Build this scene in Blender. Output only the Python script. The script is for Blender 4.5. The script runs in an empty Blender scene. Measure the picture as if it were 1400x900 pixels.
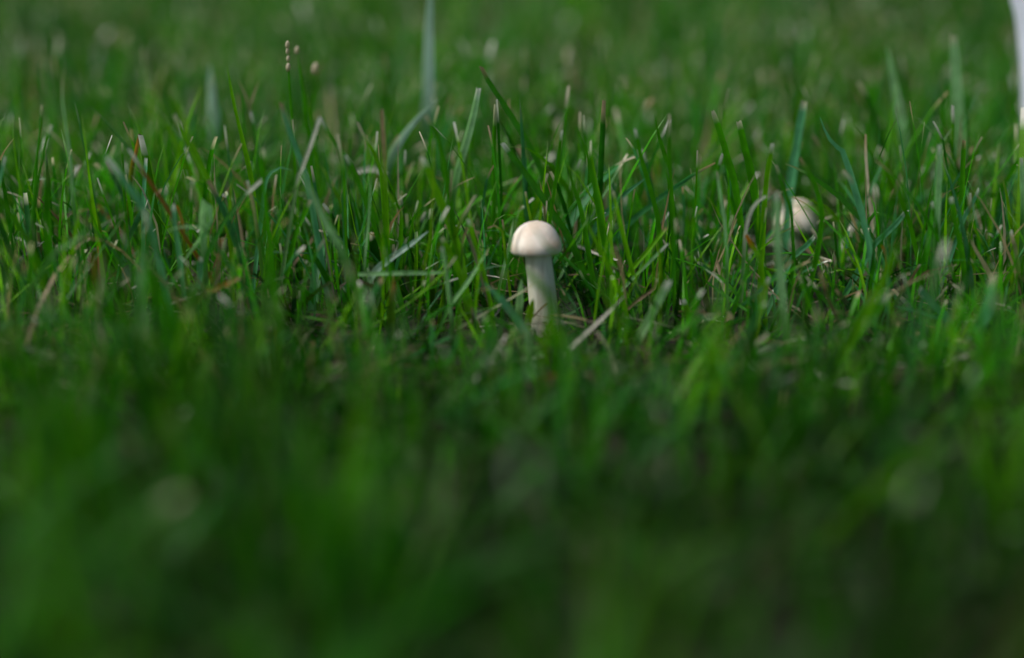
import bpy, bmesh, math, random
import numpy as np
from mathutils import Vector, noise

# ------------------------------------------------------------------ scene, camera, light
scene = bpy.context.scene
col = scene.collection
R = math.radians
PITCH = R(21.5)
DIST = 0.43                                  # lens to the mushroom, metres
CAM_H = DIST * math.sin(PITCH)
YM = DIST * math.cos(PITCH)                  # the mushroom's distance along the ground

cam_d = bpy.data.cameras.new('camera')
cam = bpy.data.objects.new('camera', cam_d)
col.objects.link(cam)
cam.location = (0, 0, CAM_H)
cam.rotation_euler = (math.pi / 2 - PITCH, 0, 0)
cam_d.lens = 50
cam_d.sensor_width = 36
cam_d.clip_start = 0.005
cam_d.clip_end = 2000
cam_d.dof.use_dof = True
cam_d.dof.focus_distance = DIST + 0.004
cam_d.dof.aperture_fstop = 2.2
scene.camera = cam

SUN_EL, SUN_AZ = R(53), R(-98)               # azimuth from +Y, negative = towards the left
world = bpy.data.worlds.new('World')
scene.world = world
world.use_nodes = True
wn = world.node_tree.nodes
wl = world.node_tree.links
bg = wn['Background']
sky = wn.new('ShaderNodeTexSky')
sky.sky_type = 'NISHITA'
sky.sun_disc = False
sky.sun_elevation = SUN_EL
sky.sun_rotation = SUN_AZ
sky.dust_density = 3.0
sky.ozone_density = 1.0
wl.new(sky.outputs[0], bg.inputs[0])
bg.inputs[1].default_value = 0.065
sun_d = bpy.data.lights.new('sun', 'SUN')
sun_d.energy = 2.6
sun_d.angle = R(36)
sun_d.color = (1.0, 0.985, 0.945)
sun = bpy.data.objects.new('sun', sun_d)
col.objects.link(sun)
d_to_sun = Vector((math.sin(SUN_AZ) * math.cos(SUN_EL), math.cos(SUN_AZ) * math.cos(SUN_EL), math.sin(SUN_EL)))
sun.rotation_euler = d_to_sun.to_track_quat('Z', 'Y').to_euler()
scene.view_settings.view_transform = 'Standard'
scene.view_settings.look = 'None'
scene.view_settings.exposure = 0.55
scene.view_settings.gamma = 1
scene.render.engine = 'CYCLES'
scene.cycles.max_bounces = 8
scene.cycles.transmission_bounces = 6

rng = np.random.default_rng(11)
random.seed(5)

# ------------------------------------------------------------------ helpers
CP, SP = math.cos(PITCH), math.sin(PITCH)
def W(px, py, Y):
    """point of the place seen at photo pixel (px, py) on the upright plane y = Y"""
    a = (px - 700) / 1400 * 0.72
    b = (450 - py) / 1400 * 0.72
    d = Vector((a, CP + b * SP, -SP + b * CP))
    s = Y / d.y
    return Vector((d.x * s, Y, CAM_H + d.z * s))
def unit(Y):
    """size in metres of one photo pixel at distance Y"""
    return 0.72 / 1400 * Y / CP
def tag(o, label=None, cat=None, group=None, kind=None):
    for k, v in (('label', label), ('category', cat), ('group', group), ('kind', kind)):
        if v: o[k] = v
    return o
def link(name, me, mat=None, parent=None):
    o = bpy.data.objects.new(name, me)
    col.objects.link(o)
    if mat: me.materials.append(mat)
    if parent: o.parent = parent
    return o
def empty(name, loc):
    o = bpy.data.objects.new(name, None)
    o.empty_display_size = 0.01
    col.objects.link(o)
    o.location = loc
    return o
def mesh_np(name, V, F, C=None, UV=None, smooth=True):
    me = bpy.data.meshes.new(name)
    n, m = len(V), len(F)
    k = F.shape[1]
    me.vertices.add(n); me.vertices.foreach_set('co', V.astype(np.float32).ravel())
    me.loops.add(m * k); me.loops.foreach_set('vertex_index', F.astype(np.int32).ravel())
    me.polygons.add(m)
    me.polygons.foreach_set('loop_start', np.arange(0, m * k, k, dtype=np.int32))
    me.polygons.foreach_set('use_smooth', np.full(m, smooth))
    if C is not None:
        a = me.attributes.new('col', 'FLOAT_COLOR', 'POINT')
        a.data.foreach_set('color', np.concatenate([C, np.ones((n, 1))], 1).astype(np.float32).ravel())
    if UV is not None:
        a = me.attributes.new('buv', 'FLOAT_VECTOR', 'POINT')
        a.data.foreach_set('vector', np.concatenate([UV, np.zeros((n, 1))], 1).astype(np.float32).ravel())
    me.update(calc_edges=True)
    me.validate()
    return me

# ------------------------------------------------------------------ materials
def new_mat(name):
    m = bpy.data.materials.new(name)
    m.use_nodes = True
    nt = m.node_tree
    return m, nt, nt.nodes, nt.links, nt.nodes['Principled BSDF']

def grass_material():
    m, nt, N, L, P = new_mat('grass_leaf')
    att = N.new('ShaderNodeAttribute'); att.attribute_name = 'col'
    uv = N.new('ShaderNodeAttribute'); uv.attribute_name = 'buv'
    sep = N.new('ShaderNodeSeparateXYZ'); L.new(uv.outputs['Vector'], sep.inputs[0])
    mul = N.new('ShaderNodeMath'); mul.operation = 'MULTIPLY'; mul.inputs[1].default_value = 44
    L.new(sep.outputs[0], mul.inputs[0])
    sn = N.new('ShaderNodeMath'); sn.operation = 'SINE'; L.new(mul.outputs[0], sn.inputs[0])
    tc = N.new('ShaderNodeTexCoord')
    nz = N.new('ShaderNodeTexNoise'); nz.inputs['Scale'].default_value = 260; nz.inputs['Detail'].default_value = 3
    L.new(tc.outputs['Object'], nz.inputs['Vector'])
    mr = N.new('ShaderNodeMapRange'); mr.inputs[1].default_value = 0.25; mr.inputs[2].default_value = 0.75
    mr.inputs[3].default_value = 0.72; mr.inputs[4].default_value = 1.25
    L.new(nz.outputs[0], mr.inputs[0])
    v2 = N.new('ShaderNodeMath'); v2.operation = 'MULTIPLY_ADD'; v2.inputs[1].default_value = 0.10
    L.new(sn.outputs[0], v2.inputs[0]); L.new(mr.outputs[0], v2.inputs[2])
    mx = N.new('ShaderNodeVectorMath'); mx.operation = 'SCALE'
    L.new(att.outputs['Color'], mx.inputs[0]); L.new(v2.outputs[0], mx.inputs['Scale'])
    L.new(mx.outputs[0], P.inputs['Base Color'])
    P.inputs['Roughness'].default_value = 0.27
    P.inputs['Specular IOR Level'].default_value = 0.20
    bump = N.new('ShaderNodeBump'); bump.inputs['Strength'].default_value = 0.25; bump.inputs['Distance'].default_value = 0.00015
    L.new(sn.outputs[0], bump.inputs['Height']); L.new(bump.outputs[0], P.inputs['Normal'])
    tr = N.new('ShaderNodeBsdfTranslucent')
    tm = N.new('ShaderNodeVectorMath'); tm.operation = 'MULTIPLY'; tm.inputs[1].default_value = (1.22, 1.32, 0.95)
    L.new(mx.outputs[0], tm.inputs[0]); L.new(tm.outputs[0], tr.inputs[0])
    mix = N.new('ShaderNodeMixShader'); mix.inputs[0].default_value = 0.38
    L.new(P.outputs[0], mix.inputs[1]); L.new(tr.outputs[0], mix.inputs[2])
    L.new(mix.outputs[0], N['Material Output'].inputs[0])
    return m
GRASS = grass_material()

def soil_material():
    m, nt, N, L, P = new_mat('soil')
    tc = N.new('ShaderNodeTexCoord')
    nz = N.new('ShaderNodeTexNoise'); nz.inputs['Scale'].default_value = 90; nz.inputs['Detail'].default_value = 8
    L.new(tc.outputs['Object'], nz.inputs['Vector'])
    cr = N.new('ShaderNodeValToRGB')
    cr.color_ramp.elements[0].position = 0.3; cr.color_ramp.elements[0].color = (0.008, 0.006, 0.004, 1)
    cr.color_ramp.elements[1].position = 0.75; cr.color_ramp.elements[1].color = (0.045, 0.032, 0.02, 1)
    L.new(nz.outputs[0], cr.inputs[0])
    # beyond the blades that are built one by one the sheet is lawn seen from afar
    ln = N.new('ShaderNodeVectorMath'); ln.operation = 'LENGTH'; L.new(tc.outputs['Object'], ln.inputs[0])
    mr = N.new('ShaderNodeMapRange'); mr.inputs[1].default_value = 4; mr.inputs[2].default_value = 8
    L.new(ln.outputs['Value'], mr.inputs[0])
    n2 = N.new('ShaderNodeTexNoise'); n2.inputs['Scale'].default_value = 14; n2.inputs['Detail'].default_value = 9
    L.new(tc.outputs['Object'], n2.inputs['Vector'])
    c2 = N.new('ShaderNodeValToRGB')
    c2.color_ramp.elements[0].position = 0.3; c2.color_ramp.elements[0].color = (0.012, 0.05, 0.004, 1)
    c2.color_ramp.elements[1].position = 0.75; c2.color_ramp.elements[1].color = (0.05, 0.14, 0.012, 1)
    L.new(n2.outputs[0], c2.inputs[0])
    mx = N.new('ShaderNodeMix'); mx.data_type = 'RGBA'
    L.new(mr.outputs[0], mx.inputs[0]); L.new(cr.outputs[0], mx.inputs[6]); L.new(c2.outputs[0], mx.inputs[7])
    L.new(mx.outputs[2], P.inputs['Base Color'])
    P.inputs['Roughness'].default_value = 0.95
    b = N.new('ShaderNodeBump'); b.inputs['Strength'].default_value = 0.8; b.inputs['Distance'].default_value = 0.003
    L.new(nz.outputs[0], b.inputs['Height']); L.new(b.outputs[0], P.inputs['Normal'])
    return m
SOIL = soil_material()

def cap_material():
    m, nt, N, L, P = new_mat('mushroom_cap_skin')
    tc = N.new('ShaderNodeTexCoord')
    n1 = N.new('ShaderNodeTexNoise'); n1.inputs['Scale'].default_value = 160; n1.inputs['Detail'].default_value = 5
    L.new(tc.outputs['Object'], n1.inputs['Vector'])
    cr = N.new('ShaderNodeValToRGB')
    cr.color_ramp.elements[0].position = 0.30; cr.color_ramp.elements[0].color = (0.60, 0.48, 0.37, 1)
    cr.color_ramp.elements[1].position = 0.62; cr.color_ramp.elements[1].color = (0.76, 0.70, 0.61, 1)
    L.new(n1.outputs[0], cr.inputs[0])
    att = N.new('ShaderNodeAttribute'); att.attribute_name = 'col'
    mul = N.new('ShaderNodeVectorMath'); mul.operation = 'MULTIPLY'
    L.new(cr.outputs[0], mul.inputs[0]); L.new(att.outputs['Color'], mul.inputs[1])
    L.new(mul.outputs[0], P.inputs['Base Color'])
    P.inputs['Roughness'].default_value = 0.55
    P.inputs['Specular IOR Level'].default_value = 0.35
    P.inputs['Subsurface Weight'].default_value = 0.25
    P.inputs['Subsurface Radius'].default_value = (1.0, 0.7, 0.5)
    P.inputs['Subsurface Scale'].default_value = 0.0012
    n2 = N.new('ShaderNodeTexNoise'); n2.inputs['Scale'].default_value = 900; n2.inputs['Detail'].default_value = 4
    L.new(tc.outputs['Object'], n2.inputs['Vector'])
    b = N.new('ShaderNodeBump'); b.inputs['Strength'].default_value = 0.25; b.inputs['Distance'].default_value = 0.0004
    L.new(n2.outputs[0], b.inputs['Height']); L.new(b.outputs[0], P.inputs['Normal'])
    return m
CAP = cap_material()

def stem_material():
    m, nt, N, L, P = new_mat('mushroom_stem_flesh')
    tc = N.new('ShaderNodeTexCoord')
    mp = N.new('ShaderNodeMapping'); mp.inputs['Scale'].default_value = (900, 900, 110)
    L.new(tc.outputs['Object'], mp.inputs[0])
    n1 = N.new('ShaderNodeTexNoise'); n1.inputs['Scale'].default_value = 1; n1.inputs['Detail'].default_value = 5
    L.new(mp.outputs[0], n1.inputs['Vector'])
    cr = N.new('ShaderNodeValToRGB')
    cr.color_ramp.elements[0].position = 0.28; cr.color_ramp.elements[0].color = (0.52, 0.49, 0.36, 1)
    cr.color_ramp.elements[1].position = 0.60; cr.color_ramp.elements[1].color = (0.73, 0.71, 0.58, 1)
    L.new(n1.outputs[0], cr.inputs[0])
    L.new(cr.outputs[0], P.inputs['Base Color'])
    P.inputs['Roughness'].default_value = 0.7
    P.inputs['Subsurface Weight'].default_value = 0.2
    P.inputs['Subsurface Radius'].default_value = (1.0, 0.8, 0.5)
    P.inputs['Subsurface Scale'].default_value = 0.001
    b = N.new('ShaderNodeBump'); b.inputs['Strength'].default_value = 0.5; b.inputs['Distance'].default_value = 0.0004
    L.new(n1.outputs[0], b.inputs['Height']); L.new(b.outputs[0], P.inputs['Normal'])
    return m
STEM = stem_material()

def pot_material():
    m, nt, N, L, P = new_mat('white_plastic')
    tc = N.new('ShaderNodeTexCoord')
    nz = N.new('ShaderNodeTexNoise'); nz.inputs['Scale'].default_value = 40; nz.inputs['Detail'].default_value = 5
    L.new(tc.outputs['Object'], nz.inputs['Vector'])
    cr = N.new('ShaderNodeValToRGB')
    cr.color_ramp.elements[0].color = (0.70, 0.73, 0.88, 1); cr.color_ramp.elements[1].color = (0.80, 0.83, 0.96, 1)
    L.new(nz.outputs[0], cr.inputs[0]); L.new(cr.outputs[0], P.inputs['Base Color'])
    P.inputs['Roughness'].default_value = 0.45
    return m
POT = pot_material()

# ------------------------------------------------------------------ ground
def ground():
    bm = bmesh.new()
    ys = [-900, -60, -8, -2, -0.5] + list(np.linspace(-0.2, 1.4, 90)) + [1.8, 2.5, 4, 8, 20, 60, 200, 900]
    xs = [-900, -60, -12, -4, -1.6] + list(np.linspace(-0.8, 0.8, 90)) + [1.6, 4, 12, 60, 900]
    g = []
    for y in ys:
        row = []
        for x in xs:
            z = 0
            if abs(x) < 0.9 and -0.3 < y < 1.5:
                z = 0.003 * noise.noise(Vector((x * 25, y * 25, 1))) + 0.0015 * noise.noise(Vector((x * 90, y * 90, 4)))
            row.append(bm.verts.new((x, y, z - 0.001)))
        g.append(row)
    for j in range(len(ys) - 1):
        for i in range(len(xs) - 1):
            bm.faces.new((g[j][i], g[j][i + 1], g[j + 1][i + 1], g[j + 1][i])).smooth = True
    me = bpy.data.meshes.new('ground'); bm.to_mesh(me); bm.free()
    tag(link('ground', me, SOIL), kind='structure')
ground()

# ------------------------------------------------------------------ mass grass (nobody could count it)
def grass_mass(name, rx, ry, h, w, phi, th0, kap, yaw, twist, cb, ct, cut, segs, fold=0.22, tri=True, rz=None, pale_root=True):
    n = len(rx)
    T = segs + 1
    t = np.linspace(0, 1, T) if segs < 5 else np.concatenate([np.linspace(0, 0.88, T - 2), [0.955, 1.0]])
    th = th0[:, None] + kap[:, None] * t[None] ** 1.3
    ds = h[:, None] * np.diff(t)[None]
    hz = np.zeros((n, T)); vz = np.zeros((n, T))
    hz[:, 1:] = np.cumsum(np.sin(th[:, :-1]) * ds, 1)
    vz[:, 1:] = np.cumsum(np.cos(th[:, :-1]) * ds, 1)
    z0 = np.full(n, -0.002) if rz is None else rz
    vz = np.maximum(vz, 0.001 - z0[:, None] if rz is None else -1)
    cph, sph = np.cos(phi)[:, None], np.sin(phi)[:, None]
    Pz = vz + z0[:, None]
    Px = rx[:, None] + hz * cph
    Py = ry[:, None] + hz * sph
    P = np.stack([Px, Py, Pz], 2)
    Tn = np.stack([np.sin(th) * cph, np.sin(th) * sph, np.cos(th)], 2)
    a = yaw[:, None] + twist[:, None] * t[None]
    S = np.stack([np.cos(a), np.sin(a), np.zeros_like(a)], 2)
    S = S - (S * Tn).sum(2, keepdims=True) * Tn
    S /= np.maximum(np.linalg.norm(S, axis=2, keepdims=True), 1e-6)
    Nn = np.cross(Tn, S)
    prof_p = np.interp(t, [0, 0.25, 0.6, 0.85, 1], [0.75, 1, 0.95, 0.6, 0.06])
    prof_c = np.interp(t, [0, 0.25, 0.6, 0.9, 1], [0.75, 1, 0.95, 0.85, 0.6])
    wd = w[:, None] * np.where(cut[:, None], prof_c[None], prof_p[None])
    wd = wd[:, :, None]
    sides = [P - S * wd * 0.5 + Nn * wd * fold, P, P + S * wd * 0.5 + Nn * wd * fold] if tri else [P - S * wd * 0.5, P + S * wd * 0.5]
    K = len(sides)
    V = np.stack(sides, 2).reshape(-1, 3)
    mixt = np.where(t > 0.94, 1.0, 0.0)[None, :, None] * np.where(cut, 1.0, 0.25)[:, None, None]
    cc = cb[:, None, :] * (1 - mixt) + ct[:, None, :] * mixt
    if pale_root:
        rt = np.clip(1 - t / 0.22, 0, 1)[None, :, None] * 0.2
        cc = cc * (1 - rt) + np.array([0.11, 0.14, 0.04])[None, None] * rt
    C = np.repeat(cc[:, :, None, :], K, 2).reshape(-1, 3)
    U = np.broadcast_to(np.linspace(0, 1, K)[None, None, :], (n, T, K))
    Vv = np.broadcast_to(t[None, :, None], (n, T, K))
    UV = np.stack([U, Vv], 3).reshape(-1, 2)
    base = (np.arange(n) * T * K)[:, None, None]
    j = np.arange(segs)[None, :, None] * K
    i = np.arange(K - 1)[None, None, :]
    a0 = base + j + i
    F = np.stack([a0, a0 + 1, a0 + K + 1, a0 + K], 3).reshape(-1, 4)
    return link(name, mesh_np(name, V, F, C, UV), GRASS)

def palette(n, dry=0.10):
    g = np.array([[0.034, 0.205, 0.002], [0.058, 0.260, 0.002], [0.115, 0.330, 0.003], [0.014, 0.110, 0.004],
                  [0.040, 0.190, 0.055], [0.032, 0.220, 0.002]])  # the bluish green has sky sheen painted into it
    c = 0.98 * g[rng.integers(0, len(g), n)] * rng.uniform(0.75, 1.25, (n, 1))
    d = np.array([[0.30, 0.23, 0.13], [0.22, 0.15, 0.075], [0.34, 0.30, 0.21], [0.30, 0.13, 0.02], [0.16, 0.12, 0.08]])
    k = rng.random(n) < dry
    c[k] = d[rng.choice(5, k.sum(), p=[.32, .22, .28, .025, .155])] * rng.uniform(0.7, 1.15, (k.sum(), 1))
    return c
def tips(n):
    d = np.array([[0.52, 0.47, 0.34], [0.68, 0.66, 0.58], [0.34, 0.26, 0.15]])
    return d[rng.integers(0, 3, n)]

# smooth turf noise; its offset is picked to paint a shaded foreground and darker corners
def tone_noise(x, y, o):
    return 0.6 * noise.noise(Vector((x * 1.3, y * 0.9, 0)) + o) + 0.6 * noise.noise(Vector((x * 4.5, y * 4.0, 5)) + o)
def pick_shade_offset():
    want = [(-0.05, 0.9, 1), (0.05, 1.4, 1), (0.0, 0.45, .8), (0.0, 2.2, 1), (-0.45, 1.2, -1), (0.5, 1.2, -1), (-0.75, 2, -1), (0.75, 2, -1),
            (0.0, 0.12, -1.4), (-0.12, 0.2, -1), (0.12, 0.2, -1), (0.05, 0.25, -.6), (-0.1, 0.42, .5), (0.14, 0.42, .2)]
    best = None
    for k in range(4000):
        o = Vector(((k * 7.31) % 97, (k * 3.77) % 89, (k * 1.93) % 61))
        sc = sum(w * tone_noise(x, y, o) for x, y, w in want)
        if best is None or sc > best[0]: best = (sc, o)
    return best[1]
SHADE_OFFSET = pick_shade_offset()
def painted_shade(rx, ry):
    return np.array([[max(0.4, 1.04 + 0.85 * tone_noise(x, y, SHADE_OFFSET))] for x, y in zip(rx, ry)])

def clumped(y0, y1, dens, per, spread, side):
    """roots in small tufts between y0 and y1, widening with distance"""
    ymax = y1
    hw = 0.45 * ymax + side
    nc = int((y1 - y0) * 2 * hw * dens / per)
    cx = rng.uniform(-hw, hw, nc); cy = rng.uniform(y0, y1, nc)
    keep = np.abs(cx) < 0.45 * np.maximum(cy, 0) + side
    cx, cy = cx[keep], cy[keep]
    n = len(cx) * per
    dx = rng.normal(0, spread, n); dy = rng.normal(0, spread, n)
    return np.repeat(cx, per) + dx, np.repeat(cy, per) + dy, np.arctan2(dy, dx), np.repeat(np.arange(len(cx)), per)

def sight_limit(rx, ry, h):
    """lawn is lower between lens and mushroom: blade heights stay under the line of sight to it"""
    px = 700 + rx / np.maximum(ry, 0.05) * CP * 1400 / 0.72
    L = np.interp(px, [-300, 0, 200, 420, 560, 660, 700, 775, 850, 950, 1150, 1400, 1700],
                  [330, 340, 350, 400, 435, 450, 445, 445, 442, 430, 415, 390, 370]) + rng.normal(0, 1, len(rx)) * np.where(np.abs(px - 738) < 60, 18, 55)
    b = (450 - L) / 1400 * 0.72
    slope = (-SP + b * CP) / (CP + b * SP)
    zl = CAM_H + ry * slope
    zl = np.where(ry < YM - 0.012, np.maximum(zl, 0.007), 1.0)
    # the second mushroom shows through a thin place in the lawn
    b2 = (450 - rng.uniform(332, 362, len(rx))) / 1400 * 0.72
    z2 = CAM_H + ry * (-SP + b2 * CP) / (CP + b2 * SP)
    z2 = np.where((np.abs(px - 1090) < 58) & (ry < YM + 0.08) & (ry > 0.2), np.maximum(z2, 0.006), 1.0)
    q = W(1086, 330, YM + 0.07)
    near = np.hypot(rx - q.x + 0.008, (ry - q.y + 0.006) * 0.9)
    z3 = np.where(near < 0.026, 0.007 + 0.2 * near, 1.0)
    return np.minimum(np.minimum(h, z3), np.minimum(zl * 1.05, z2))

def lawn():
    # near: every blade with midrib and cut tip
    rx, ry, fan, ci = clumped(0.03, 0.95, 32000, 6, 0.0045, 0.16)
    clear = ~((np.abs(rx - W(742, 460, YM).x) < 0.011) & (ry > YM - 0.03) & (ry < YM + 0.006))
    rx, ry, fan = rx[clear], ry[clear], fan[clear]
    n = len(rx)
    patch = np.array([noise.noise(Vector((x * 14, y * 14, 3.3))) for x, y in zip(rx, ry)])
    h = rng.gamma(9, 0.041 / 9, n) * (1 + 0.8 * patch)
    h = np.clip(h, 0.012, 0.066)
    keep = np.ones(n, bool)
    bare = np.array([noise.noise(Vector((x * 30, y * 30, 8.8))) for x, y in zip(rx, ry)])
    keep &= ~((bare < -0.12) & (rng.random(n) < 0.75))
    keep &= ~((ry > YM - 0.06) & (ry < YM + 0.012) & (rng.random(n) < 0.5))
    rx, ry, fan, patch, h = rx[keep], ry[keep], fan[keep], patch[keep], h[keep]
    n = len(rx)
    h = sight_limit(rx, ry, h)
    w = rng.choice([0.0007, 0.0011, 0.0015, 0.0020, 0.0028], n, p=[.24, .30, .25, .14, .07]) * rng.uniform(0.85, 1.15, n)
    phi = fan + rng.normal(0, 0.5, n)
    th0 = np.abs(rng.normal(0.12, 0.24, n)); kap = np.abs(rng.normal(0.3, 0.5, n))
    flop = rng.random(n) < 0.27
    th0[flop] += 0.5; kap[flop] += rng.uniform(0.2, 1.0, flop.sum())
    yaw = phi + math.pi / 2 + rng.normal(0, 0.5, n); tw = rng.normal(0, 0.7, n)
    cut = rng.random(n) < np.where(ry < 0.35, 0.05, 0.36)
    cb = np.where((ry < 0.35)[:, None], palette(n, 0.002) * np.array([[1.0, 1.12, 0.6]]), palette(n, 0.045)) * (1 + 0.9 * np.array([noise.noise(Vector((x * 20, y * 20, 5.1))) for x, y in zip(rx, ry)]))[:, None] * painted_shade(rx, ry)
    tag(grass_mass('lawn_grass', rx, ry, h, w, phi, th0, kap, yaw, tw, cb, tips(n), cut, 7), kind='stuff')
    # middle distance
    rx, ry, fan, ci = clumped(0.95, 2.6, 9500, 4, 0.006, 0.3)
    n = len(rx)
    h = np.clip(rng.gamma(9, 0.040 / 9, n), 0.015, 0.07)
    w = rng.uniform(0.0018, 0.0046, n); phi = fan + rng.normal(0, 0.5, n)
    tag(grass_mass('lawn_grass', rx, ry, h, w, phi, np.abs(rng.normal(0.1, 0.2, n)), np.abs(rng.normal(0.3, 0.4, n)),
                   phi + math.pi / 2 + rng.normal(0, 0.5, n), rng.normal(0, 0.6, n), palette(n, 0.025) * painted_shade(rx, ry), tips(n),
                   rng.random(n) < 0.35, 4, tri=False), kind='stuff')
    rx, ry, fan, ci = clumped(2.6, 9.0, 1500, 4, 0.012, 0.6)
    n = len(rx)
    h = np.clip(rng.gamma(9, 0.045 / 9, n), 0.02, 0.08)
    w = rng.uniform(0.006, 0.012, n); phi = fan + rng.normal(0, 0.5, n)
    tag(grass_mass('lawn_grass', rx, ry, h, w, phi, np.abs(rng.normal(0.1, 0.2, n)), np.abs(rng.normal(0.4, 0.4, n)),
                   phi + math.pi / 2 + rng.normal(0, 0.5, n), rng.normal(0, 0.6, n), palette(n, 0.015) * painted_shade(rx, ry), tips(n),
                   rng.random(n) < 0.15, 3, tri=False), kind='stuff')
    # fine young blades that lean and cross at all angles round the sharp zone
    n = 15000
    ry = rng.uniform(0.28, 0.75, n); rx = rng.uniform(-1, 1, n) * (0.45 * ry + 0.1)
    ok = ~((np.abs(rx - W(742, 460, YM).x) < 0.012) & (ry > YM - 0.04) & (ry < YM + 0.008))
    ok &= ~((ry > YM - 0.06) & (ry < YM + 0.012) & (rng.random(n) < 0.45)) & (ry > 0.33)
    rx, ry = rx[ok], ry[ok]; n = len(rx)
    h = sight_limit(rx, ry, np.clip(rng.gamma(7, 0.036 / 7, n), 0.01, 0.06))
    tag(grass_mass('fine_grass', rx, ry, h, rng.uniform(0.0005, 0.0012, n), rng.uniform(0, 6.28, n),
                   np.abs(rng.normal(0.25, 0.38, n)), rng.normal(0.2, 0.6, n), rng.uniform(0, 6.28, n), rng.normal(0, 0.8, n),
                   palette(n, 0.09) * 1.25, tips(n) * 1.1, rng.random(n) < 0.4, 6, tri=False), kind='stuff')
    # fine low growth that covers the soil between the taller blades
    n = 34000
    ry = rng.uniform(0.03, 0.95, n); rx = rng.uniform(-1, 1, n) * (0.45 * ry + 0.15)
    ok = ~((np.abs(rx - W(745, 460, YM).x) < 0.006) & (ry > YM - 0.008) & (ry < YM + 0.006))
    rx, ry = rx[ok], ry[ok]; n = len(rx)
    h = rng.gamma(6, 0.017 / 6, n)
    tag(grass_mass('low_grass', rx, ry, np.minimum(h, sight_limit(rx, ry, h) * 1.3), rng.uniform(0.0007, 0.0019, n), rng.uniform(0, 6.28, n),
                   np.abs(rng.normal(0.75, 0.4, n)), rng.normal(0.4, 0.5, n), rng.uniform(0, 6.28, n), rng.normal(0, 0.8, n),
                   np.where((ry < 0.34)[:, None], palette(n, 0.0), palette(n, 0.07)) * 0.28 * painted_shade(rx, ry), tips(n), rng.random(n) < np.where(ry < 0.34, 0, 0.1), 4, tri=False), kind='stuff')  # colour darkened to paint deep shade between the taller blades
    # dead cuttings and thatch lying on the soil
    n = 5200
    ry = rng.uniform(0.05, 0.95, n); rx = rng.uniform(-1, 1, n) * (0.45 * ry + 0.15)
    ok = (ry > 0.34)
    rx, ry = rx[ok], ry[ok]; n = len(rx)
    c = palette(n, 0.7) * 0.75
    pale = rng.random(n) < 0.16
    c[pale] = np.array([0.60, 0.57, 0.48]) * rng.uniform(0.7, 1.1, (pale.sum(), 1))
    zz = rng.uniform(0.001, 0.009, n) + np.where(rng.random(n) < 0.3, rng.uniform(0, 0.014, n), 0)
    zz = np.where(ry < YM - 0.02, np.minimum(zz, 0.006), zz)
    tag(grass_mass('dry_thatch', rx, ry, rng.uniform(0.006, 0.03, n), rng.choice([0.0006, 0.001, 0.0018], n),
                   rng.uniform(0, 6.28, n), rng.normal(1.45, 0.2, n), rng.normal(0.1, 0.3, n), rng.uniform(0, 6.28, n),
                   rng.normal(0, 1.2, n), c, c, rng.random(n) < 0.7, 4, rz=zz, pale_root=False), kind='stuff')
lawn()

# ------------------------------------------------------------------ single blades
COLS = {'G': (0.044, 0.225, 0.003), 'B': (0.105, 0.320, 0.004), 'D': (0.034, 0.185, 0.006), 'K': (0.085, 0.290, 0.130),  # K: bluish sky sheen put into the blade colour
        'P': (0.270, 0.500, 0.220), 'S': (0.46, 0.39, 0.22), 'O': (0.40, 0.19, 0.03), 'W': (0.64, 0.62, 0.52),
        'Y': (0.14, 0.32, 0.006), 'T': (0.24, 0.17, 0.09), 'L': (0.36, 0.50, 0.42)}
TIPC = {'p': None, 'c': (0.56, 0.51, 0.36), 'w': (0.76, 0.74, 0.67), 't': (0.36, 0.25, 0.14), 'k': (0.04, 0.025, 0.015), 'o': (0.45, 0.17, 0.01)}

def catmull(pts, n):
    P = [pts[0] * 2 - pts[1]] + pts + [pts[-1] * 2 - pts[-2]]
    L = [0]
    for a, b in zip(pts, pts[1:]): L.append(L[-1] + (b - a).length)
    out = []
    for k in range(n):
        s = L[-1] * k / (n - 1)
        i = max(j for j in range(len(pts) - 1) if L[j] <= s + 1e-12)
        u = (s - L[i]) / max(L[i + 1] - L[i], 1e-9)
        a, b, c, d = P[i], P[i + 1], P[i + 2], P[i + 3]
        out.append(0.5 * ((2 * b) + (c - a) * u + (2 * a - 5 * b + 4 * c - d) * u * u + (3 * b - a - 3 * c + d) * u ** 3))
    return out

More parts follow.
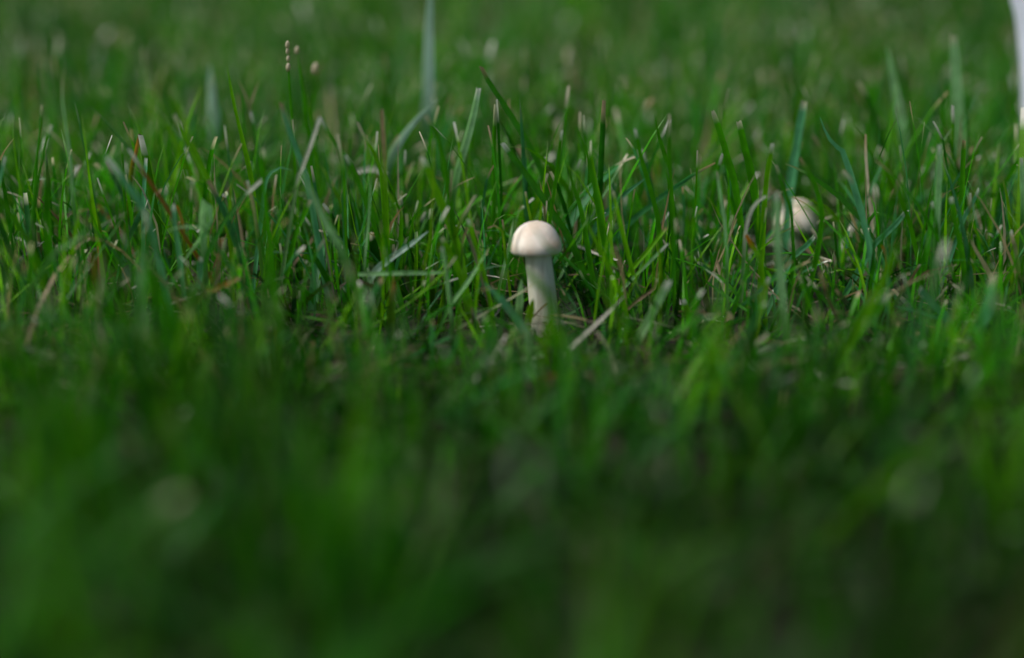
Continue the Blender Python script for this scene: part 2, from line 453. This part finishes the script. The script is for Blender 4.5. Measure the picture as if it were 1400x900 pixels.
def ribbon(name, path, w, ckey, tip, yaw=0.0, fold=0.2, parent=None, cut=True, leaf=False, tiplen=0.05, grow=0.0):
    """one blade along path (tip first) as a folded strip with midrib"""
    n = 18 if len(path) > 2 else 12
    pts = catmull(path, n)[::-1]
    base = np.array(COLS[ckey]) * (1.0 if ckey in 'OSTW' else 1.25); tc = TIPC[tip]
    V, C, U = [], [], []
    for k, p in enumerate(pts):
        t = k / (n - 1)
        T = (pts[min(k + 1, n - 1)] - pts[max(k - 1, 0)]).normalized()
        view = Vector((math.sin(yaw + 0.25 * (t - .5)), -math.cos(yaw + 0.25 * (t - .5)), 0.15))
        S = T.cross(view)
        if S.length < 1e-4: S = Vector((1, 0, 0))
        S.normalize()
        Nn = S.cross(T).normalized()
        if leaf: ww = w * float(np.interp(t, [0, .15, .35, .6, .82, .95, 1], [.12, .18, .6, 1, .9, .5, .08]))
        elif tip == 'p' or not cut: ww = w * float(np.interp(t, [0, .3, .65, .88, 1], [.8, 1, .95, .55, .05]))
        else: ww = w * float(np.interp(t, [0, .3, .65, .93, 1], [.8, 1, .97, .85, .62]))
        ww *= 1 + 0.06 * math.sin(17 * t + yaw * 9)
        cc = base * (0.92 + 0.16 * noise.noise(Vector((t * 6, yaw * 7, w * 3000))))
        if ckey in 'OST' and tip != 'k':                  # dying back: green still near the root
            f = min(max((0.55 - t) / 0.4, 0), 1) * 0.8
            cc = cc * (1 - f) + np.array(COLS['G']) * f
        if grow > 0 and ckey in 'OSTWLP':                # the sheath near the ground is still green
            f = min(max((grow + 0.12 - t) / 0.15, 0), 1) * 0.85
            cc = cc * (1 - f) + np.array(COLS['D']) * f
        if tc is not None:
            f = min(max((t - (1 - tiplen * 1.6)) / (tiplen * 0.9), 0), 1)
            cc = cc * (1 - f) + np.array(tc) * f
        end = 0
        for q, s in enumerate((-1, -0.5, 0, 0.5, 1)):
            off = T * (random.uniform(-0.35, 0.35) * w) if (k == n - 1 and cut and tip != 'p') else Vector((0, 0, 0))
            V.append(p + S * (s * ww * 0.5) + Nn * (abs(s) * fold * ww) + off)
            C.append(cc); U.append((0.5 + s / 2, t))
    F = [[k * 5 + q, k * 5 + q + 1, k * 5 + q + 6, k * 5 + q + 5] for k in range(n - 1) for q in range(4)]
    me = mesh_np(name, np.array([list(v) for v in V]), np.array(F), np.array(C), np.array(U))
    return link(name, me, GRASS, parent)

def rooted(pts, dy, lie=False, lean=0.0):
    Y = YM + dy
    path = [W(x, y, Y) for x, y in pts]
    k = len(path)
    for i, p in enumerate(path): p.y += lean * (k - 1 - i) / max(k - 1, 1)
    if not lie:
        p, q = path[-1], path[-2]
        d = (p - q).normalized()
        if p.z > 0.004:
            drop = p.z + 0.003
            slope = max(min(d.x / max(-d.z, 0.25), 1.2), -1.2)
            path.append(Vector((p.x + slope * drop * 0.6, p.y + random.uniform(-.002, .002), -0.003)))
    for p in path: p.z = max(p.z, -0.003)
    return path

GROUP = 'grass blades that stand out in the lawn'
def blade(label, pts, wpx, ckey, tip='p', dy=0.0, lie=False, cut=True, leaf=False, cat='grass blade', name='grass_blade', yaw=None, tiplen=0.05, lean=0.0, group=GROUP, fold=0.2):
    path = rooted(pts, dy, lie, lean)
    shown = sum((a - b).length for a, b in zip(path[:len(pts)], path[1:len(pts)]))
    hid = sum((a - b).length for a, b in zip(path[len(pts) - 1:], path[len(pts):]))
    grow = hid / max(shown + hid, 1e-6)
    if yaw is None: yaw = random.uniform(-0.5, 0.5)
    w = 0.86 * wpx * unit(YM + dy) / max(math.cos(yaw), 0.6)
    root = path[-1].copy()
    o = ribbon(name, [p - root for p in path], w, ckey, tip, yaw, fold=fold, cut=cut, leaf=leaf, tiplen=tiplen * (1 - grow), grow=grow)
    o.location = root
    return tag(o, label, cat, group)

B = blade
# --- left part of the frame
B('tall thin grey green blade with a pale pointed tip, nearest the left edge', [(88, 94), (85, 134), (96, 218), (101, 285)], 5, 'P', 'c', 0.0, cut=False, tiplen=.15)
B('thin dark green blade with a seedy tip just left of the tall grey green one', [(57, 144), (54, 190), (48, 250)], 4, 'D', 'c', 0.01)
B('dark green blade with a white nibbled tip beside the tall grey green one at left', [(70, 171), (60, 210), (46, 285)], 6, 'D', 'w', 0.0)
B('short pale tipped blade cut off by the left edge of the frame', [(7, 215), (0, 245), (-6, 290)], 6, 'K', 'w', 0.0)
B('broad grey green blade with a bleached white tip leaning to the upper left', [(145, 214), (168, 244), (196, 287), (215, 345)], 10, 'K', 'w', -0.015, tiplen=.12)
B('short orange brown dead blade with a dark tip behind the bleached broad one', [(191, 184), (185, 212), (178, 244)], 7, 'O', 'k', 0.03)
B('upright stem with a pale tip between the bleached blade and the orange one', [(167, 196), (168, 235), (171, 280)], 4, 'G', 'c', 0.01)
B('grey green blade with a torn white tip right of the short orange brown one', [(200, 216), (199, 240), (197, 275)], 7, 'K', 'w', 0.015, tiplen=.14)
B('wide pale blue blade out of focus behind the left of the lawn', [(287, 88), (289, 130), (294, 190)], 19, 'L', 'p', 0.10, cut=False)
B('bright green pointed blade standing tall in front of the wide pale blue one', [(309, 86), (322, 150), (340, 225), (348, 275)], 8, 'B', 'p', 0.02)
B('bright green blade with a notched edge leaning left in the left third', [(238, 158), (263, 205), (290, 258), (312, 305)], 9, 'B', 'c', 0.0)
B('grey green blade with a tan cut tip leaning left before the seed heads', [(383, 139), (394, 175), (412, 225), (424, 270)], 9, 'K', 't', 0.005, tiplen=.1)
B('dry bleached straw crossing the tan tipped grey green blade', [(437, 162), (428, 190), (414, 229), (404, 262)], 6, 'W', 'w', 0.0)
B('green blade bending right from the top of the dry bleached straw', [(438, 161), (450, 185), (467, 208), (490, 250)], 6, 'G', 'w', 0.005)
B('thin blade with a long dry tan tip right of the dry bleached straw', [(461, 184), (465, 205), (470, 240), (472, 300)], 5, 'G', 'c', 0.0, tiplen=.22)
B('arched blue green blade curving over to the right below the tan dry tuft', [(399, 233), (383, 229), (368, 240), (360, 275)], 7, 'K', 'p', 0.01)
B('short white tipped upright blade with a ragged cut, left of the folded blade', [(237, 280), (240, 310), (246, 350)], 9, 'K', 'w', -0.005, tiplen=.08)
B('grey green blade folded over at its top with the end hanging down left', [(248, 361), (264, 340), (286, 308), (287, 288), (280, 272), (277, 300), (279, 360)], 10, 'P', 'p', -0.005, fold=.1)
B('pale arched blade lying across the folded grey green one', [(224, 319), (246, 310), (274, 312), (288, 325)], 6, 'P', 'p', -0.012)
B('thin orange stem between the ragged white tip and the folded blade', [(242, 281), (250, 306), (252, 332)], 5, 'O', 'o', 0.0)
B('upright tan straw with an orange side below the folded blade', [(303, 327), (300, 352), (295, 388)], 7, 'T', 'o', -0.01)
B('yellow orange withered leaf lying level at the foot of the tan straw', [(328, 379), (304, 391), (290, 396), (276, 404)], 9, 'O', 't', -0.018, leaf=False, lie=False)
B('short orange blade out of focus in the green at far left', [(127, 340), (128, 358), (130, 385)], 9, 'O', 'p', -0.03)
B('dark bluish upright blade with a white flaked edge under the folded blade', [(275, 352), (273, 380), (270, 402)], 9, 'K', 'w', -0.01)
B('bright green blade standing upright right of the folded blade', [(318, 240), (314, 290), (316, 340)], 7, 'Y', 'p', 0.0)
B('yellow green crooked stem with nodes above the tan straw', [(292, 262), (300, 280), (308, 310), (318, 345)], 4, 'Y', 'c', 0.0)
B('pale cut blade with two thin white tips right of the notched green one', [(338, 248), (345, 275), (352, 320)], 5, 'S', 'w', 0.0)
B('broad bleached blade slanting down to the right in the left third', [(410, 232), (425, 262), (446, 306), (470, 350)], 12, 'P', 'p', -0.02, cut=False)
B('short green blade with a pinkish cut tip under the broad bleached one', [(424, 274), (413, 300), (402, 330)], 8, 'G', 'c', 0.0)
B('blurred green blade leaning left over the lower left grass', [(180, 300), (200, 350), (222, 420)], 15, 'G', 'p', -0.06)
B('blurred green blade standing before the folded blade', [(345, 210), (362, 300), (372, 380)], 16, 'G', 'p', -0.05)
B('pale blurred upright blade among dark ones at the lower left', [(188, 340), (193, 375), (191, 410)], 11, 'P', 'p', -0.045)
B('long slanting green blade reaching up to the right at far left', [(126, 308), (95, 335), (68, 355)], 8, 'P', 'p', -0.03)
# --- seed heads and dry tuft at the back left
def seed_stalk(label, pts, wpx, beads, dy, r):
    path = rooted(pts, dy)
    root = path[-1].copy()
    t = empty('seed_stalk', root)
    tag(t, label, 'grass stalk', 'grass stalks with seed heads')
    ribbon('stem', [p - root for p in path], wpx * unit(YM + dy), 'G', 'p', 0.2, parent=t)
    for bx, by, s in beads:
        p = W(bx, by, YM + dy) - root
        bm = bmesh.new()
        bmesh.ops.create_icosphere(bm, subdivisions=2, radius=1)
        for v in bm.verts:
            k = 1 + 0.25 * noise.noise(v.co * 2 + Vector((bx, by, 0)))
            v.co = Vector((v.co.x * 0.75, v.co.y * 0.75, v.co.z * 1.3 + 0.25 * v.co.x)) * k * r * s * unit(YM + dy)
        for f in bm.faces: f.smooth = True
        me = bpy.data.meshes.new('seed'); bm.to_mesh(me); bm.free()
        a = me.attributes.new('col', 'FLOAT_COLOR', 'POINT')
        for d in a.data: d.color = (0.52, 0.46, 0.33, 1)
        o = link('seed', me, GRASS, t); o.location = p
seed_stalk('tall stalk with a stack of pale seeds, at the top left of the lawn', [(393, 58), (395, 100), (399, 160)], 4, [(393, 61, 1.1), (393, 70, .9), (394, 80, .9), (394, 92, 1.2)], 0.045, 3.6)
seed_stalk('green stalk with one pale seed right of the stacked seed stalk', [(406, 68), (412, 110), (420, 170)], 7, [(406, 69, 1)], 0.06, 4)
seed_stalk('stalk ending in a single fat buff seed, rightmost of the three seed stalks', [(430, 88), (429, 130), (428, 180)], 4, [(431, 94, 1.3)], 0.07, 4.6)
B('dry tan blade leaning left in the tan tuft behind the left of the lawn', [(325, 108), (335, 130), (342, 160)], 8, 'S', 'p', 0.06)
B('dry tan blade leaning right in the tan tuft behind the left of the lawn', [(355, 110), (345, 135), (340, 165)], 8, 'S', 'p', 0.06)
# --- middle, behind the mushroom
B('wide pale white blade out of focus rising past the top edge of the frame', [(590, -35), (586, 40), (585, 128), (582, 170)], 17, 'L', 'p', 0.10, cut=False, yaw=0.1)
B('long green blade with a brown seedy tip leaning left behind the mushroom', [(658, 92), (668, 112), (715, 185), (746, 250)], 9, 'D', 't', 0.04, tiplen=.07)
B('broad pale blade with a square cut top leaning right behind the mushroom', [(654, 122), (645, 165), (631, 216), (620, 260)], 12, 'P', 'w', 0.04, yaw=.1, tiplen=.04)
B('upright green stem with a knobbly pale tip left above the mushroom', [(677, 143), (675, 200), (675, 295)], 7, 'G', 'c', 0.03, tiplen=.12)
B('thin green blade with a white tip straight above the mushroom cap', [(768, 178), (762, 230), (752, 299), (750, 330)], 6, 'G', 'w', 0.012, yaw=.1)
B('green blade with a pale tip slanting down to the top of the mushroom cap', [(686, 195), (720, 240), (755, 290), (785, 340)], 10, 'D', 'w', 0.016)
B('double green blade right of the thin white tipped one above the cap', [(785, 171), (805, 218), (821, 297), (832, 370)], 10, 'G', 'p', 0.005)
B('second leaf of the double green blade right above the cap', [(807, 206), (815, 250), (824, 300)], 8, 'B', 'p', 0.01)
B('short green blade between the mushroom cap and the double green blade', [(772, 214), (784, 255), (797, 300)], 8, 'G', 'p', 0.01)
B('white tipped green blade just left of the stem with a dry twisted tip', [(868, 176), (876, 215), (896, 285), (902, 330)], 8, 'G', 'w', 0.01)
B('upright green stem with a dry twisted tip and a pale node right of the cap', [(915, 156), (915, 201), (919, 299), (921, 345)], 6, 'G', 'c', 0.005, tiplen=.1)
B('curved green blade touching the stem with the dry twisted tip', [(895, 154), (900, 185), (911, 220), (917, 265)], 9, 'G', 'p', 0.02)
B('broad grey green blade slanting up to the right behind the short blades', [(888, 240), (858, 262), (826, 294), (810, 320)], 9, 'K', 'p', 0.03)
B('curved bluish broad blade arching to the right behind the left of the mushroom', [(599, 136), (572, 160), (543, 198), (528, 235)], 12, 'L', 'p', 0.06, cut=False)
B('sharp green blade with a pale bud tip left of the mushroom', [(581, 158), (602, 200), (618, 299), (622, 350)], 9, 'G', 'c', 0.0)
B('broad bright green blade with a frayed tip in the clump left of the mushroom', [(577, 216), (598, 266), (622, 326), (632, 370)], 13, 'B', 'w', 0.0, yaw=.1)
B('thin pale stem with nodes crossing the clump left of the mushroom', [(593, 191), (592, 250), (588, 323), (580, 366)], 4, 'Y', 'c', -0.006, yaw=0)
B('green stem with a long orange brown tip left of the green clump', [(522, 150), (524, 190), (526, 225), (529, 300), (530, 357)], 7, 'B', 't', 0.005, tiplen=.3)
B('blade with a pale dry end and a node leaning left of the orange tipped stem', [(488, 167), (500, 191), (519, 228), (524, 280)], 6, 'B', 'c', 0.01, tiplen=.15)
B('green blade sloping down right below the pale dry end', [(472, 212), (490, 250), (512, 294), (530, 340)], 7, 'G', 'w', 0.0)
B('straw pale pointed tip leaning right just left of the mushroom cap', [(650, 267), (640, 285), (627, 308), (615, 350)], 6, 'Y', 'c', 0.0, tiplen=.3)
B('very thin pale blade left of the orange tipped stem', [(507, 242), (504, 300), (498, 366)], 4, 'P', 'p', -0.002)
B('very thin straw coloured stem beside the sharp green blade', [(618, 232), (616, 262), (613, 300)], 3, 'S', 'c', 0.0)
B('thin blade with a yellow seedy tip touching the top left of the cap', [(718, 262), (722, 285), (727, 312)], 5, 'Y', 'c', 0.012)
B('yellowish blade with a wide ragged cut left of the mushroom stem', [(604, 325), (614, 345), (628, 372)], 11, 'B', 'c', -0.005, yaw=0)
B('blue grey broad blade slanting up right under the green clump', [(586, 316), (556, 338), (524, 361), (505, 385)], 11, 'L', 'p', 0.0)
B('level pale blue green blade lying across left of the mushroom stem', [(618, 371), (585, 373), (549, 373), (490, 375)], 7, 'P', 'p', -0.008, lie=True, yaw=0)
B('thin grey blade hanging below the yellowish ragged cut', [(604, 338), (611, 380), (617, 440)], 6, 'P', 'w', -0.014)
B('dry curled brown tendril beside the left rim of the cap', [(667, 312), (673, 308), (680, 310), (686, 317), (689, 332)], 4, 'Y', 't', 0.004, tiplen=.3)
B('small brown curled shred above the tendril left of the cap', [(648, 307), (638, 314), (633, 330), (632, 345)], 4, 'T', 't', -0.004)
B('thin light blade rising behind the tendril left of the cap', [(702, 298), (695, 340), (683, 392)], 5, 'P', 'p', 0.005)
B('whitish leaf lying level at the back left of the clump', [(528, 238), (510, 231), (488, 234)], 9, 'W', 'w', 0.05, lie=True, yaw=0)
B('dry whitish straw standing in the blue grey blade under the green clump', [(545, 330), (540, 345), (530, 366)], 5, 'W', 'p', 0.0)
B('orange brown broad blade stub under the level pale blade', [(537, 376), (538, 392), (536, 410)], 12, 'O', 'p', -0.015)
# --- blades crossing the mushroom
B('thin blurred blade crossing in front of the mushroom cap', [(722, 297), (736, 320), (751, 341), (775, 356), (815, 385)], 5, 'G', 'p', -0.035, yaw=0)
B('blurred blade crossing in front of the mushroom stem from the left', [(655, 340), (690, 352), (722, 375), (748, 402), (757, 450)], 12, 'G', 'p', -0.05, yaw=0)
B('blurred green blade in front of the right side of the stem', [(752, 395), (750, 440), (742, 480)], 9, 'Y', 'p', -0.06, yaw=0)
B('yellow green toothed leaf against the left of the mushroom stem', [(729, 409), (725, 424), (721, 446)], 13, 'Y', 'p', -0.012, leaf=True, name='small_leaf', cat='leaf', yaw=.1, group=None)
B('short pale tipped leaf left of the mushroom stem', [(713, 381), (711, 400), (709, 430)], 13, 'P', 'p', -0.008, name='small_leaf', cat='leaf', group=None)
B('grey green blade sloping down right to the foot of the mushroom', [(660, 385), (690, 415), (718, 455)], 13, 'K', 'p', -0.018)
B('thin pale blade crossing low right of the mushroom stem', [(796, 418), (780, 428), (762, 432)], 4, 'P', 'p', 0.0, lie=True)
B('dark green broad blade sloping up left behind the mushroom cap', [(752, 292), (780, 330), (806, 372)], 13, 'D', 'p', 0.03)
B('pale blurred blade in front of the left of the stem foot', [(716, 436), (722, 470), (728, 520)], 11, 'P', 'p', -0.045)
B('blurred green blade leaning over the foot of the stem from the right', [(752, 438), (770, 470), (782, 520)], 12, 'B', 'p', -0.055)
B('fine green blade standing close before the stem foot, tip pointing right', [(752, 436), (744, 458), (738, 500)], 6, 'G', 'p', -0.02)
B('fine light green blade crossing the stem foot and leaning left', [(722, 446), (738, 466), (752, 500)], 6, 'B', 'p', -0.026)
B('short soft green blade at the right edge of the stem foot', [(762, 446), (760, 470), (758, 510)], 9, 'G', 'p', -0.03)
B('short pale round leaf on the ground before the stem foot', [(742, 476), (728, 484), (716, 492)], 22, 'P', 'p', -0.02, leaf=True, name='small_leaf', cat='leaf', yaw=0, group=None)
B('bright green blade curving up left in the gap left of the mushroom stem', [(640, 300), (652, 340), (668, 400)], 7, 'B', 'w', -0.006)
B('pale shiny blade leaning right across the foot of the green clump', [(668, 340), (640, 385), (612, 425)], 6, 'P', 'p', -0.01)
B('bright green blade curving left to a fine point between cap and pale white tipped blade', [(800, 300), (822, 345), (850, 405), (862, 450)], 8, 'B', 'p', -0.008, cut=False)
B('long bright blade leaning left in front of the dark gap right of the stem', [(838, 262), (852, 320), (872, 400)], 7, 'B', 'c', 0.0)
B('yellow green blade with a frayed pale tip below the far mushroom', [(1050, 380), (1040, 420), (1032, 470)], 8, 'Y', 'w', -0.014)
# --- right of the mushroom
B('pale blurred blade with a white cut tip right of the mushroom', [(914, 384), (903, 405), (890, 430), (870, 470)], 13, 'P', 'w', -0.022, yaw=0, tiplen=.1)
B('thin pale blade with a long white tip above the blurred white tipped one', [(913, 333), (890, 356), (858, 388), (835, 415)], 5, 'P', 'w', 0.0, yaw=0, tiplen=.1)
B('green blade lying parallel above the thin pale white tipped one', [(911, 311), (888, 340), (856, 381)], 7, 'B', 't', 0.002)
B('grey dead stalk with a knobbly end right of the mushroom', [(899, 381), (893, 395), (880, 405), (862, 419), (845, 440)], 5, 'T', 'c', -0.005)
B('short upright blade with a pale tip right of the long white tip', [(925, 328), (922, 348), (919, 370)], 5, 'G', 'c', 0.0)
B('bright yellow green blade crossing the long white tip', [(898, 330), (902, 355), (902, 385)], 7, 'Y', 'p', -0.004)
B('thin grey green stem with pale nodes between the two mushrooms', [(980, 235), (986, 275), (991, 310), (994, 366)], 5, 'P', 'c', 0.0, yaw=0)
B('bleached white blade drooping left before the far mushroom', [(1047, 268), (1034, 277), (1025, 292), (1019, 318), (1017, 346)], 6, 'W', 'w', 0.0, yaw=0)
B('green blade with an orange and yellow tip under the bleached drooping one', [(1020, 322), (1028, 336), (1038, 353), (1042, 380)], 8, 'B', 'o', -0.002, tiplen=.22)
B('short green blade with a pale tip left of the orange tipped one', [(1026, 349), (1018, 380), (1005, 418)], 6, 'G', 'w', -0.005)
B('broad pale upright blade with a whitish top at the left of the far mushroom', [(1061, 264), (1062, 310), (1065, 360), (1073, 441)], 12, 'P', 'w', -0.02, yaw=0, tiplen=.04)
B('dark green curved blade crossing in front of the far mushroom', [(1061, 226), (1072, 262), (1081, 290), (1085, 354), (1082, 380)], 6, 'D', 'c', 0.002, yaw=0)
B('curved green blade with a tan tip arching just right of the far mushroom', [(1093, 216), (1111, 247), (1123, 290), (1118, 341), (1104, 408)], 8, 'G', 't', 0.002, yaw=0)
B('upright green blade with a white tip rising above the far mushroom', [(1056, 195), (1050, 230), (1046, 260), (1042, 330)], 9, 'B', 'w', 0.008, yaw=0)
B('green blade with a hooked pale tip right of the far mushroom', [(1153, 234), (1163, 245), (1173, 272), (1190, 345)], 8, 'K', 'c', 0.0, tiplen=.1)
B('broad upright blade with a white notched tip near the right edge', [(1284, 198), (1283, 240), (1281, 300), (1280, 330)], 10, 'P', 'w', 0.0, yaw=0, tiplen=.03)
B('green blade with a pale tip right below the white notched one', [(1300, 268), (1305, 300), (1312, 330), (1318, 372)], 8, 'G', 'w', 0.0)
B('short stub with a white tip left below the white notched blade', [(1274, 276), (1278, 300), (1281, 330)], 6, 'G', 'w', 0.0)
B('broad blurred blade with a pale round tip above the far mushroom', [(1099, 140), (1092, 180), (1081, 250), (1078, 280)], 13, 'K', 'c', 0.055, tiplen=.06)
B('wide pale green blade out of focus at the top right', [(1302, 48), (1306, 110), (1310, 170), (1312, 230)], 17, 'P', 'c', 0.085, yaw=.1, tiplen=.04)
B('wide pale green blade leaning left out of focus at the top right', [(1213, 62), (1220, 105), (1230, 160), (1236, 210)], 15, 'P', 'p', 0.09, cut=False)
B('blurred green blade, leftmost behind the far mushroom', [(975, 153), (986, 185), (995, 216), (1008, 268)], 10, 'G', 'c', 0.025)
B('blurred green blade with a pale tip, second behind the far mushroom', [(1010, 164), (1018, 200), (1032, 264)], 11, 'G', 'c', 0.03)
B('arched blue green blade with a curved back right behind the far mushroom', [(1121, 160), (1132, 187), (1148, 205), (1160, 228)], 9, 'K', 'p', 0.03)
B('upright green stem with a tan tip beside the white notched blade', [(1318, 191), (1316, 235), (1314, 290)], 8, 'G', 't', 0.02)
B('bluish blade slanting up right beside the pale tipped ones near the right edge', [(1338, 258), (1328, 280), (1315, 305)], 7, 'K', 'w', 0.01)
B('blue green blade with a white tip slanting right of the far mushroom', [(1239, 288), (1226, 304), (1206, 324), (1190, 342)], 10, 'K', 'w', 0.012, tiplen=.1)
B('short blue green blade with a white tip under the far mushroom', [(1114, 322), (1104, 334), (1090, 346), (1078, 362)], 9, 'K', 'w', 0.008, tiplen=.1)
B('thin dark blade with a crumbled pale tip under the far mushroom', [(1113, 367), (1103, 375), (1078, 401), (1064, 425)], 5, 'D', 'w', -0.004)
B('small orange curved blade in the dark gap right of the far mushroom', [(1204, 334), (1210, 345), (1212, 358), (1210, 378)], 6, 'O', 'o', 0.0)
B('long broad green blade slanting up right in the right foreground', [(1228, 326), (1208, 378), (1166, 460), (1138, 515)], 15, 'B', 'p', -0.035, yaw=0)
B('second broad blade with a white tip under the long slanting one', [(1212, 403), (1190, 435), (1161, 475)], 13, 'G', 'w', -0.03, tiplen=.07)
B('grey dead straw slanting in the gap at right', [(1257, 362), (1244, 384), (1229, 406)], 6, 'T', 'c', 0.0)
B('thin bent brown straw crossing the grey dead straw at right', [(1309, 361), (1285, 367), (1262, 374), (1230, 404)], 4, 'T', 'p', -0.004)
B('dry tan split blade leaning left near the right edge', [(1322, 316), (1332, 338), (1349, 368), (1358, 390)], 7, 'S', 'p', 0.0)
B('bluish broad blade with a cut end sloping down right at the right', [(1256, 393), (1272, 412), (1296, 438)], 12, 'K', 'w', -0.012, tiplen=.06)
B('level bluish blade under the bluish broad one at right', [(1222, 418), (1252, 425), (1288, 436)], 6, 'K', 'p', -0.012, lie=True)
B('bluish green spoon shaped leaf at the right edge', [(1358, 388), (1354, 404), (1346, 428), (1326, 458)], 24, 'K', 'p', -0.022, leaf=True, name='small_leaf', cat='leaf', yaw=0, group=None)
B('green blade rising right of the spoon shaped leaf', [(1394, 344), (1384, 368), (1372, 392)], 8, 'G', 'p', -0.004)
B('short blade with a white dry tip at the right edge', [(1382, 316), (1385, 330), (1390, 350)], 6, 'S', 'w', 0.0)
B('pale green blade with a buff top standing at the far right edge', [(1396, 215), (1397, 245), (1398, 290)], 9, 'P', 'w', 0.01, yaw=0)
B('broad blue green blade in the blur below the white pot', [(1393, 232), (1380, 262), (1368, 300)], 24, 'K', 'p', 0.05, yaw=0)

# ------------------------------------------------------------------ mushrooms
def lathe(name, prof, mat, parent, centre=None, segs=56, wob=0.0, seed=0, colfn=None, closed_top=True):
    """prof: list of (radius, z), centre(z) gives an axis offset"""
    V, F, C = [], [], []
    for r, z in prof:
        c = centre(z) if centre else (0, 0)
        for k in range(segs):
            a = 2 * math.pi * k / segs
            q = 1 + wob * noise.noise(Vector((math.cos(a) * 1.6 + seed, math.sin(a) * 1.6, z * 160 + seed)))
            V.append((c[0] + r * q * math.cos(a), c[1] + r * q * math.sin(a), z + wob * 0.25 * r * noise.noise(Vector((math.cos(a) + seed, math.sin(a), 9)))))
            C.append(colfn(a, z) if colfn else (1, 1, 1))
    for j in range(len(prof) - 1):
        for k in range(segs):
            F.append((j * segs + k, j * segs + (k + 1) % segs, (j + 1) * segs + (k + 1) % segs, (j + 1) * segs + k))
    me = mesh_np(name, np.array(V), np.array(F), np.array(C))
    return link(name, me, mat, parent)

def mushroom(label, axis_px, top, rim, base_py, half, stem_half, dy, tilt=(0, 0), bruise=True, seed=0):
    """axis_px: photo x of the cap, of the stem below the cap and of the foot"""
    Y = YM + dy
    u = unit(Y)
    foot = W(axis_px[2], base_py, Y); foot.z = 0
    zt = W(axis_px[0], top, Y).z; zr = W(axis_px[0], rim, Y).z
    cx = W(axis_px[0], rim, Y).x - foot.x; sx = W(axis_px[1], rim, Y).x - foot.x
    t = empty('mushroom', foot)
    tag(t, label, 'mushroom', 'mushrooms in the lawn')
    H = zt - zr
    shape = [(0.005, 1.0), (0.12, .995), (0.28, .972), (0.44, .92), (0.58, .845), (0.71, .74), (0.82, .61), (0.905, .47), (0.962, .375),
             (0.993, .285), (1.0, .22), (0.995, .155), (0.975, .09), (0.94, .04), (0.89, .008), (0.83, 0.0), (0.78, .03), (0.75, .10)]
    prof = [(half * u * r, H * z) for r, z in shape]
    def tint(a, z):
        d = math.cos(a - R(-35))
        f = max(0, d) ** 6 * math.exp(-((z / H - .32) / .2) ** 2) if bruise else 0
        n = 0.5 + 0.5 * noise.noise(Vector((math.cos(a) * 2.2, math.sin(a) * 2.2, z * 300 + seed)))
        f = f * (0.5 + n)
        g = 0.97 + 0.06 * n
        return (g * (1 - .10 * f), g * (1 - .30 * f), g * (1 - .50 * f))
    cap = lathe('cap', prof, CAP, t, segs=72, wob=0.035, seed=seed, colfn=tint)
    cap.location = (cx, 0, zr); cap.rotation_euler = (tilt[0], tilt[1], 0)
    # gills: thin sheets under the cap, from the stem out to the rolled rim
    V, F = [], []
    for k in range(60):
        a = 2 * math.pi * k / 60
        ca, sa = math.cos(a), math.sin(a)
        r0, r1 = stem_half * u * .9, half * u * .84
        pts = [(r0, .12), (r0, .5), ((r0 + r1) / 2, .42), (r1, .2), (r1, .05), ((r0 + r1) / 2, .07)]
        b = len(V)
        for side in (-1, 1):
            for r, z in pts:
                V.append((r * ca - side * 0.00008 * sa, r * sa + side * 0.00008 * ca, z * H))
        F += [(b, b + 1, b + 2, b + 5), (b + 5, b + 2, b + 3, b + 4), (b + 6, b + 11, b + 8, b + 7), (b + 11, b + 10, b + 9, b + 8),
              (b, b + 5, b + 11, b + 6), (b + 5, b + 4, b + 10, b + 11)]
    g = link('gills', mesh_np('gills', np.array(V), np.array(F), smooth=False), STEM, cap)
    g['kind'] = 'stuff'
    sh = stem_half * u
    top_z = zr + H * .35
    def axis(z):
        s = min(max(z / top_z, -0.2), 1)
        return (sx * s + 0.00015 * math.sin(s * 5), 0)
    zs = np.linspace(-0.004, top_z, 26)
    sp = [(sh * float(np.interp(z / top_z, [-.2, 0, .2, .55, .85, 1], [.9, 1.12, 1.12, 1.04, 1.0, 1.02])), z) for z in zs]
    lathe('stem', sp, STEM, t, centre=axis, segs=40, wob=0.03, seed=seed + 3)
    return t
mushroom('cream mushroom with a smooth domed cap and a thick straight stem, sharp in the centre', (733, 735, 745), 304, 346.5, 468, 35.2, 17.8, 0.0, (R(-10), R(-1)), True, 1)
mushroom('paler small mushroom half hidden behind grass blades, blurred at right', (1087, 1082, 1080), 274, 315, 380, 27.5, 10, 0.07, (R(-10), R(8)), False, 7)

# ------------------------------------------------------------------ white pot at the right edge
def white_pot():
    Y = YM + 0.10
    edge = [(1381, -55), (1388, 0), (1395, 28), (1399, 60), (1402, 100), (1404, 160), (1408, 220), (1412, 300)]
    pts = [W(x, y, Y) for x, y in edge]
    cx = pts[0].x + 0.045
    base = Vector((cx, Y, 0))
    t = empty('plant_pot', base)
    tag(t, 'blurred white pot with a flaring rim, cut off by the right edge', 'pot')
    out = [(cx - p.x, p.z) for p in pts]
    out = [(out[0][0] + .0015, out[0][1])] + out + [(out[-1][0] - .001, 0.0)]
    inn = [(max(r - 0.0025, .01), z) for r, z in out[:-1]] + [(out[-1][0] - .004, 0.004)]
    lathe('pot_wall', inn[::-1] + out, POT, t, segs=64)
    n = 48
    r = inn[-1][0] + .001
    V = [(0, 0, 0.003)] + [(r * math.cos(2 * math.pi * k / n), r * math.sin(2 * math.pi * k / n), 0.003) for k in range(n)]
    me = bpy.data.meshes.new('pot_floor'); me.from_pydata(V, [], [(0, 1 + k, 1 + (k + 1) % n) for k in range(n)]); me.update()
    link('pot_floor', me, POT, t)
white_pot()
